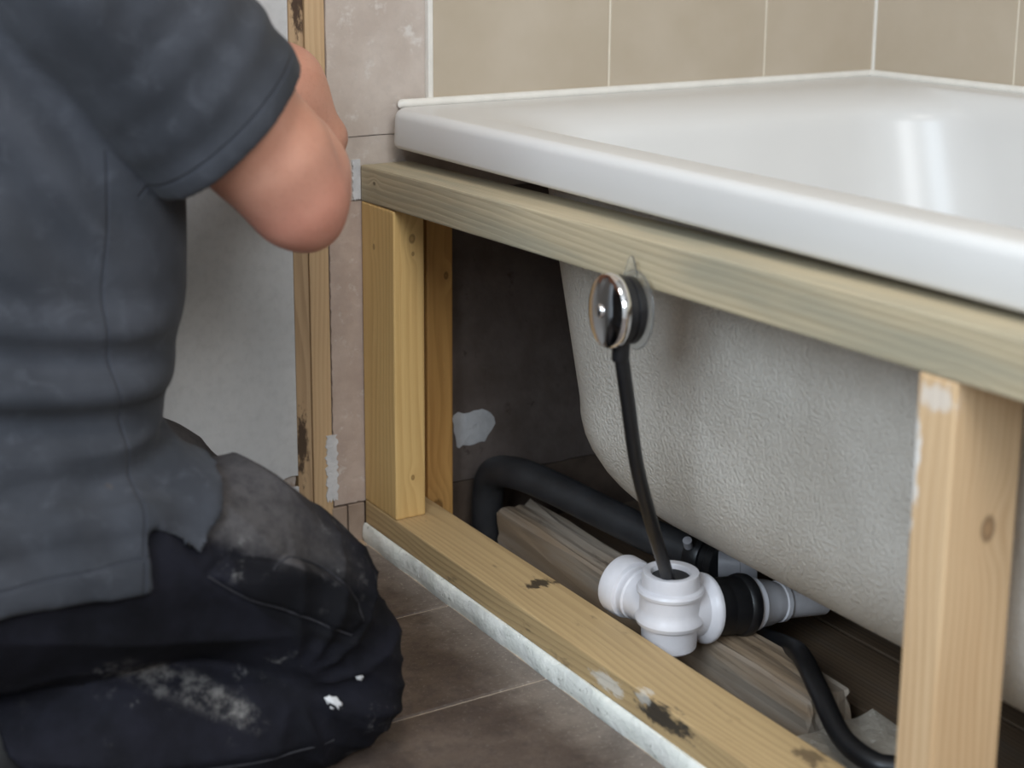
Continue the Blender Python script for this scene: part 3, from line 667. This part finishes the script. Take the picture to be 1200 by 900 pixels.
# --- skin
t = NT('skin'); o_ = t.obj()
n1 = t.noise(o_, 18, 4); n2 = t.noise(o_, 260, 3)
c = t.mix(t.smooth(n1, 0.3, 0.7), srgb(190, 135, 113), srgb(200, 147, 125))
red = t.smooth(t.vmath('DISTANCE', o_, EL_R), 0.075, 0.01)
c = t.mix(t.math('MULTIPLY', red, 0.45), c, srgb(194, 112, 100))
c = t.mix(t.math('MULTIPLY', t.smooth(n2, 0.5, 0.7), 0.12), c, srgb(150, 96, 78))
M['skin'] = t.out(c, 0.48, t.bump(n2, 0.12, 0.0015), Subsurface_Weight=0.12, Subsurface_Radius=(0.012, 0.005, 0.003), Subsurface_Scale=0.5)
B = Field((-0.72, -0.52, -0.005), (-0.02, -0.02, 1.06), 0.005)
B.add(torso(-0.022, 0.742, 0.16), (-0.62, -0.46, 0.16), (-0.30, -0.08, 0.742), 0)
for ch in (thigh_r, thigh_l, calf_r, calf_l): B.chain([(p[0], p[1], p[2], p[3] - 0.016) for p in ch], 0.008)
for y in (HR, HL): B.chain([(-0.56, y, 0.07, 0.036), (-0.61, y, 0.05, 0.034), (-0.66, y, 0.028, 0.026)], 0.01)
# arms
B.chain([SH_R + (0.050,), (-0.328, -0.418, 0.574, 0.053), (-0.285, -0.421, 0.528, 0.045), (-0.264, -0.420, 0.497, 0.036)], 0.02)
B.chain([(-0.262, -0.418, 0.490, 0.036), (-0.250, -0.380, 0.505, 0.044), (-0.236, -0.335, 0.512, 0.042), (-0.205, -0.250, 0.510, 0.030), WR_R + (0.026,)], 0.022)
B.ell((-0.250, -0.418, 0.474), (0.019, 0.019, 0.020), 0.018)
B.ell((-0.232, -0.410, 0.487), (0.014, 0.014, 0.018), 0.012)
B.chain([SH_L + (0.050,), (-0.325, -0.115, 0.632, 0.053), EL_L + (0.040,)], 0.02)
B.chain([EL_L + (0.040,), (-0.148, -0.118, 0.546, 0.046), WR_L + (0.029,)], 0.02)
def hand(w, fwd, up, side, sc=1.0):
    """palm, four bent fingers of different length and a thumb, from wrist w"""
    f_, u_ = Vector(fwd).normalized(), Vector(up).normalized(); s_ = f_.cross(u_).normalized() * side; u_ = s_.cross(f_) * side
    P = lambda a, b, c_: tuple(Vector(w) + f_ * a * sc + s_ * b * sc + u_ * c_ * sc)
    for b in (-0.026, -0.009, 0.009, 0.026): B.cone(P(0.0, b * 0.55, 0), P(0.078, b, 0.0), 0.018 * sc, 0.0135 * sc, 0.012)
    for b, L_ in ((-0.030, 0.88), (-0.010, 1.0), (0.010, 0.96), (0.029, 0.78)):
        a0 = P(0.080, b, 0.0); a1 = P(0.080 + 0.030 * L_, b, -0.018 * L_); a2 = P(0.080 + 0.028 * L_, b, -0.044 * L_); a3 = P(0.080 + 0.006 * L_, b, -0.056 * L_)
        B.cone(a0, a1, 0.0100 * sc, 0.0092 * sc, 0.005); B.cone(a1, a2, 0.0092 * sc, 0.0085 * sc, 0.003); B.cone(a2, a3, 0.0085 * sc, 0.0075 * sc, 0.003)
    B.cone(P(0.018, -0.026, -0.006), P(0.050, -0.046, -0.024), 0.0150 * sc, 0.0115 * sc, 0.008)
    B.cone(P(0.050, -0.046, -0.024), P(0.078, -0.040, -0.044), 0.0115 * sc, 0.0090 * sc, 0.004)
hand(WR_R, (0.35, 0.93, 0.10), (0.5, -0.2, 0.9), -1, 0.95)
hand(WR_L, (0.0, 0.55, -0.80), (0.3, -0.75, -0.6), 1, 0.90)
# neck and head (above the picture)
HC = Vector((-0.405, PY, 0.892))
B.chain([(-0.455, PY, 0.70, 0.058), (-0.430, PY, 0.815, 0.047)], 0.03)
B.ell(tuple(HC + Vector((-0.008, 0, 0.035))), (0.098, 0.077, 0.090), 0.02)
B.ell(tuple(HC + Vector((0.026, 0, -0.035))), (0.062, 0.058, 0.078), 0.03)
B.chain([tuple(HC + Vector((0.078, 0, 0.012))) + (0.009,), tuple(HC + Vector((0.102, 0, -0.022))) + (0.013,)], 0.012)
for s_ in (-1, 1):
    B.ell(tuple(HC + Vector((0.0, s_ * 0.077, -0.005))), (0.019, 0.010, 0.032), 0.006)
    B.ell(tuple(HC + Vector((0.072, s_ * 0.031, 0.030))), (0.020, 0.024, 0.008), 0.012)
B.ell(tuple(HC + Vector((0.082, 0, -0.060))), (0.012, 0.025, 0.006), 0.006)
B.ell(tuple(HC + Vector((0.078, 0, -0.100))), (0.018, 0.022, 0.016), 0.02)
V, Q = nets(B); V = relax(V, Q, 2, 0.4)
man = np_obj('person', V, Q, M['skin'])
tag(man, 'person in grey t-shirt and dark work trousers kneeling with raised elbow at the wall', 'person')
# hair, eyes
M['hair'] = plain('brown_hair', srgb(62, 44, 32), 0.6, 0.3, 120, bump=0.6, bscale=300)
Hf = Field((-0.54, -0.37, 0.80), (-0.28, -0.17, 1.07), 0.005)
Hf.ell(tuple(HC + Vector((-0.014, 0, 0.042))), (0.102, 0.083, 0.094), 0)
q = Hf.sl((-1, -1, 0), (1, 1, 2)); gx_, gy_, gz_ = Hf.grid(q)
Hf.D = np.maximum(Hf.D, (gx_ - (HC.x + 0.062 - 0.0 * gy_)) * 0.8 - (gz_ - HC.z - 0.06) * 0.9)
Hf.D = np.maximum(Hf.D, np.where(gx_ > HC.x - 0.03, HC.z + 0.005 - gz_, HC.z - 0.055 - gz_))
V, Q = nets(Hf); np_obj('hair', V, Q, M['hair'], man)
M['eye'] = plain('eye', srgb(225, 222, 218), 0.2, 0.02)
for s_ in (-1, 1): lathe('eye', [(0, -0.011), (0.006, -0.0095), (0.0105, -0.003), (0.0105, 0.003), (0.006, 0.0095), (0, 0.011)], HC + Vector((0.070, s_ * 0.031, 0.012)), (1, 0, 0), M['eye'], man, 16)

# --- t-shirt
t = NT('grey_tshirt'); o_ = t.obj()
n1 = t.noise(o_, 11, 4, 0.6); n2 = t.noise(o_, 900, 2); n3 = t.noise(o_, 45, 4, 0.6, 0.6)
c = t.mix(t.smooth(n1, 0.3, 0.72), srgb(49, 51, 56), srgb(64, 66, 72))
c = t.mix(t.math('MULTIPLY', t.smooth(n3, 0.5, 0.75), 0.3), c, srgb(86, 88, 95))
dist = t.math('ABSOLUTE', t.math('SUBTRACT', t.vmath('DOT_PRODUCT', t.vmath('SUBTRACT', o_, tuple(HEM_R)), tuple(SLN)), -0.019))
dist = t.math('ADD', dist, t.math('GREATER_THAN', t.vmath('DISTANCE', o_, tuple(HEM_R)), 0.088))
zz = t.sep(o_)[2]; yy_ = t.sep(o_)[1]; xx_ = t.sep(o_)[0]
hem2 = t.math('ABSOLUTE', t.math('SUBTRACT', zz, 0.243))
hem2 = t.math('ADD', hem2, t.math('MULTIPLY', t.math('GREATER_THAN', xx_, -0.416), 1.0))
side = t.math('ABSOLUTE', t.math('SUBTRACT', xx_, t.math('ADD', -0.424, t.math('MULTIPLY', t.math('SINE', t.math('MULTIPLY', zz, 26)), 0.006))))
side = t.math('ADD', side, t.math('MULTIPLY', t.math('GREATER_THAN', yy_, -0.33), 1.0))
side = t.math('ADD', side, t.math('MULTIPLY', t.math('GREATER_THAN', zz, 0.545), 1.0))
seam = t.smooth(t.math('MINIMUM', t.math('MINIMUM', dist, hem2), side), 0.0022, 0.0006)
c = t.mix(t.math('MULTIPLY', seam, 0.35), c, srgb(44, 46, 54))
h = t.math('ADD', t.math('ADD', t.math('MULTIPLY', n2, 0.15), t.math('MULTIPLY', n3, 0.5)), t.math('MULTIPLY', seam, -0.8))
M['shirt'] = t.out(c, 0.88, t.bump(h, 0.5, 0.003), Sheen_Weight=0.05, Specular_IOR_Level=0.2)
S = Field((-0.66, -0.53, 0.17), (-0.20, -0.03, 0.78), 0.0036)
S.add(torso(0.0, 0.738, 0.12), (-0.63, -0.47, 0.12), (-0.30, -0.07, 0.74), 0)
# tails draped over the thighs
for th in (thigh_r, thigh_l): S.chain([(p[0], p[1], p[2], p[3] + 0.0085) for p in th[:4]], 0.02)
# cut by the hem line (limits run along x, z)
poly = [(-0.80, 0.214), (-0.522, 0.222), (-0.419, 0.214), (-0.4165, 0.262), (-0.412, 0.262), (-0.376, 0.232), (-0.318, 0.305), (-0.10, 0.60), (-0.10, 1.0), (-0.80, 1.0)]
def polysd(X, Z, pts):
    d = np.full(np.broadcast(X, Z).shape, 1e9); s = np.ones(d.shape); n = len(pts)
    for i in range(n):
        (ax_, az), (bx, bz) = pts[i], pts[i - 1]
        ex, ez = bx - ax_, bz - az; wx, wz = X - ax_, Z - az
        tt = np.clip((wx * ex + wz * ez) / (ex * ex + ez * ez), 0, 1)
        d = np.minimum(d, (wx - ex * tt) ** 2 + (wz - ez * tt) ** 2)
        c1 = Z >= az; c2 = Z < bz; c3 = ex * wz > ez * wx
        s = np.where((c1 & c2 & c3) | (~c1 & ~c2 & ~c3), -s, s)
    return s * np.sqrt(d)
pd = polysd(S.ax[0][:, None], S.ax[2][None, :], poly)[:, None, :].astype(F)
S.D = np.maximum(S.D, pd)
# sleeves
def sleeve(a, hemc, n, r0, r1, back):
    a = Vector(a); hemc = Vector(hemc); n = Vector(n).normalized(); end = hemc + n * 0.05
    lo = [min(a[i], end[i]) - 0.12 for i in range(3)]; hi = [max(a[i], end[i]) + 0.12 for i in range(3)]
    def fn(x, y, z):
        d = rcone(x, y, z, a, end, r0, r1)
        inn = rcone(x, y, z, hemc - n * 0.010, end + n * 0.05, r1 - 0.012, r1 - 0.0035)
        cut = (x - hemc.x) * n.x + (y - hemc.y) * n.y + (z - hemc.z) * n.z
        return np.maximum(np.maximum(d, cut), -inn)
    S.add(fn, lo, hi, 0.004, 0.01)
sleeve((-0.412, -0.404, 0.668), HEM_R, SLN, 0.086, 0.0715, 0)
sleeve((-0.425, -0.138, 0.668), (-0.335, -0.114, 0.636), Vector(EL_L) - Vector(SH_L), 0.082, 0.072, 0)
V, Q = nets(S); V = relax(V, Q, 4, 0.45); N = normals(V, Q)
x, y, z = V.T
w1 = np.sin((z * 1.0 + 0.12 * (x + 0.45)) * 2 * PI / 0.052 + 2.2 * vnoise(V * 14, 3)); w1 = np.sign(w1) * np.abs(w1) ** 0.8
waist = sstep(z, 0.22, 0.30) * sstep(z, 0.47, 0.36)
amp = 0.0100 * waist * (1 - 0.8 * sstep(x, -0.40, -0.345)) * (0.65 + 0.6 * vnoise(V * 9, 5))
dgn = np.sin((0.75 * x + 0.66 * z + 0.3 * y) * 2 * PI / 0.07 + 1.8 * vnoise(V * 10, 8))
chest = sstep(z, 0.40, 0.48) * sstep(-x, 0.36, 0.44)
d2 = np.sin((0.8 * x + 0.35 * z) * 2 * PI / 0.05 + 2.0 * vnoise(V * 12, 11))
tail = sstep(z, 0.33, 0.27)
slv = sstep(-y, 0.40, 0.44) * sstep(x, -0.44, -0.40) * sstep(z, 0.5, 0.55)
d3 = np.sin((SLN.x * x + SLN.z * z) * 2 * PI / 0.04 + 3.0 * vnoise(V * 13, 21))
disp = amp * w1 + 0.0060 * chest * dgn * (1 - slv) * sstep(-x, 0.39, 0.45) + 0.0030 * tail * d2 * sstep(z, 0.225, 0.26) + 0.0014 * slv * d3 + 0.0018 * vnoise(V * 30, 2)
# deep tuck at the front of the waist
tuck = np.exp(-((z - (0.304 + 0.10 * (x + 0.40))) / 0.007) ** 2) * sstep(x, -0.47, -0.41) * 0.009
V = V + N * (disp - tuck)[:, None]
np_obj('tshirt', V, Q, M['shirt'], man)['label'] = 'charcoal grey short sleeved cotton t-shirt'

# --- trousers
t = NT('work_trousers'); o_ = t.obj()
n1 = t.noise(o_, 16, 5, 0.65); n2 = t.noise(o_, 700, 2); n3 = t.noise(o_, 60, 6, 0.75)
c = t.mix(t.smooth(n1, 0.3, 0.7), srgb(15, 15, 19), srgb(28, 28, 36))
X_, Y_, Z_ = t.sep(o_)[0:3]
# dusty upper thigh panel
up = t.math('SUBTRACT', Z_, t.math('ADD', 0.213, t.math('MULTIPLY', t.math('ADD', X_, 0.33), -0.55)))
dusty = t.math('MULTIPLY', t.smooth(t.math('ADD', up, t.math('MULTIPLY', t.math('SUBTRACT', n1, 0.5), 0.04)), 0.0, 0.018), t.smooth(X_, -0.20, -0.30))
ca, sa = 0.80, -0.60
ex_ = t.math('ADD', t.math('MULTIPLY', t.math('SUBTRACT', X_, -0.288), ca), t.math('MULTIPLY', t.math('SUBTRACT', Z_, 0.172), sa))
ez_ = t.math('ADD', t.math('MULTIPLY', t.math('SUBTRACT', X_, -0.288), -sa), t.math('MULTIPLY', t.math('SUBTRACT', Z_, 0.172), ca))
pocket = t.smooth(t.vmath('LENGTH', t.comb(t.math('DIVIDE', ex_, 0.078), t.math('DIVIDE', ez_, 0.024), 0.0)), 1.04, 0.96)
dusty = t.math('MULTIPLY', dusty, t.smooth(n3, 0.25, 0.65, 0.45, 1.0))
c = t.mix(t.math('MULTIPLY', dusty, 0.62), c, srgb(96, 92, 91))
c = t.mix(t.math('MULTIPLY', pocket, 0.75), c, srgb(16, 16, 19))
smear = t.math('MULTIPLY', t.smooth(n3, 0.55, 0.70), t.smooth(t.noise(o_, 13, 3), 0.52, 0.66))
c = t.mix(t.math('MULTIPLY', smear, 0.55), c, srgb(120, 118, 117))
kl = t.math('ABSOLUTE', t.math('ADD', t.math('SUBTRACT', Z_, 0.112), t.math('MULTIPLY', t.math('ADD', X_, 0.385), 0.62)))
kl = t.math('ADD', kl, t.math('MULTIPLY', t.math('MAXIMUM', t.math('SUBTRACT', t.math('ABSOLUTE', t.math('ADD', X_, 0.385)), 0.05), 0.0), 0.8))
kp = t.smooth(kl, 0.018, 0.003)
c = t.mix(t.math('MULTIPLY', t.math('MULTIPLY', kp, t.smooth(n3, 0.40, 0.65)), 0.5), c, srgb(128, 125, 122))
M['trousers'] = t.out(c, 0.85, t.bump(t.math('ADD', t.math('MULTIPLY', n2, 0.2), n3), 0.35, 0.002), Specular_IOR_Level=0.15)
Tn = Field((-0.68, -0.51, -0.004), (-0.14, -0.05, 0.34), 0.0032)
Tn.add(torso(-0.016, 0.28, 0.15), (-0.62, -0.46, 0.15), (-0.30, -0.08, 0.36), 0)
Tn.chain(thigh_r, 0.018); Tn.chain(thigh_l, 0.018)
for ch in (calf_r, calf_l): Tn.chain([(p[0], p[1], p[2] - 0.004, p[3]) for p in ch], 0.006)
q = Tn.sl((-1, -1, -1), (1, 1, 1)); gx_, gy_, gz_ = Tn.grid(q)
# trouser hem: the legs stop short of the boots
Tn.D = np.maximum(Tn.D, np.minimum(-(gx_ + 0.528 + (gz_ - 0.10) * 0.4), 0.128 - gz_))
Tn.D = np.maximum(Tn.D, 0.003 - gz_)
V, Q = nets(Tn); V = relax(V, Q, 2, 0.4); N = normals(V, Q)
x, y, z = V.T
ridge = lambda v: 1 - 2 * np.abs(np.sin(v)) ** 0.75
kx, kz = -0.292, 0.098                                   # folds fan out from behind the knee
th = np.arctan2(z - kz, x - kx); rr_ = np.hypot(x - kx, z - kz)
fan = ridge(th * 5.0 + 1.6 * vnoise(V * 14, 31)) * sstep(rr_, 0.012, 0.04) * sstep(rr_, 0.17, 0.07) * sstep(x, -0.34, -0.27)
fine = ridge((0.5 * x + 0.86 * z) * PI / 0.021 + 2.6 * vnoise(V * 18, 32)) * sstep(x, -0.33, -0.24)
lf = ridge((0.22 * x + 1.0 * z) * PI / 0.050 + 2.0 * vnoise(V * 9, 33))
tf = ridge((0.80 * x + 0.5 * z) * PI / 0.048 + 2.0 * vnoise(V * 11, 35))
top_th = sstep(z, 0.18, 0.23)
disp = 0.0034 * fan + 0.0013 * fine + 0.0030 * sstep(x, -0.24, -0.36) * lf * (1 - top_th) + 0.0030 * top_th * tf * sstep(x, -0.22, -0.30) + 0.0014 * vnoise(V * 40, 37)
# sewn-on pocket and kneepad panel standing proud of the thigh
pk = polysd(x, z, [(-0.372, 0.215), (-0.352, 0.224), (-0.318, 0.212), (-0.302, 0.216), (-0.262, 0.192), (-0.236, 0.160), (-0.232, 0.140), (-0.246, 0.132), (-0.290, 0.160), (-0.340, 0.188)])
disp = disp + 0.0055 * sstep(-pk, -0.002, 0.004) * (y < -0.40)
edge = np.exp(-(pk / 0.004) ** 2) * (y < -0.40); disp = disp - 0.0024 * edge
V = V + N * disp[:, None]; V[:, 2] = np.maximum(V[:, 2], 0.0008)
VT, NTr = V.copy(), N.copy()
tr = np_obj('trousers', V, Q, M['trousers'], man); tr['label'] = 'dark navy work trousers smeared with plaster dust'
# boots
M['boot'] = plain('black_boot', srgb(20, 19, 20), 0.6, 0.3, 60)
for yb_ in (HR - 0.006, HL):
    bf = Field((-0.72, yb_ - 0.07, 0.0), (-0.44, yb_ + 0.07, 0.16), 0.005)
    bf.chain([(-0.500, yb_, 0.070, 0.049), (-0.545, yb_, 0.068, 0.049), (-0.60, yb_, 0.060, 0.050), (-0.645, yb_, 0.052, 0.046)], 0.02)
    bf.chain([(-0.645, yb_, 0.095, 0.034), (-0.660, yb_, 0.040, 0.036)], 0.02)
    V, Q = nets(bf); V[:, 2] = np.maximum(V[:, 2], 0.001); np_obj('boot', V, Q, M['boot'], man)
# dried splashes of plaster on the trouser knee
for (sx_, sz_, rr1, rr2) in ((-0.2615, 0.0735, 0.0085, 0.0045), (-0.238, 0.090, 0.0045, 0.0028)):
    m = np.where(VT[:, 1] < -0.40)[0]; i_ = m[np.argmin((VT[m, 0] - sx_) ** 2 + (VT[m, 2] - sz_) ** 2)]
    bm = bmesh.new(); bmesh.ops.create_icosphere(bm, subdivisions=3, radius=1.0); rq = random.Random(int(sx_ * -1e4))
    for v in bm.verts: v.co *= 1 + 0.25 * math.sin(v.co.x * 5 + 1) * math.cos(v.co.y * 6) + rq.uniform(-0.05, 0.05)
    u_, v_, d_ = frame_of(NTr[i_]); ln = (Vector((0.75, 0, -0.66)) - d_ * d_.dot(Vector((0.75, 0, -0.66)))).normalized(); pr = d_.cross(ln)
    for v in bm.verts: v.co = ln * (v.co.x * rr1) + pr * (v.co.y * rr2) + d_ * (v.co.z * 0.0016)
    bm_obj('plaster_splash', bm, M['white_filler'], tr, tuple(VT[i_]), True)
# stitched seams of the trousers
M['seam'] = plain('trouser_seam', srgb(40, 39, 44), 0.9, 0.3, 200)
def seam(pts):
    m = np.where(VT[:, 1] < -0.395)[0]; path = []
    for p in spline([(a, 0, b) for a, b in pts], 10):
        dd = (VT[m, 0] - p.x) ** 2 + (VT[m, 2] - p.z) ** 2; k = m[np.argsort(dd)[:6]]
        path.append((VT[k] + NTr[k] * 0.0004).mean(axis=0))
    P = np.array(path)
    for _ in range(3): P[1:-1] = 0.5 * P[1:-1] + 0.25 * (P[:-2] + P[2:])
    tube('seam', [tuple(p) for p in P], 0.0009, M['seam'], tr, n=2, seg=6)
seam([(-0.508, 0.070), (-0.428, 0.058), (-0.345, 0.045), (-0.262, 0.040)])
seam([(-0.372, 0.214), (-0.340, 0.190), (-0.290, 0.161), (-0.246, 0.132)])
seam([(-0.318, 0.210), (-0.300, 0.214), (-0.262, 0.190), (-0.236, 0.158), (-0.233, 0.140)])
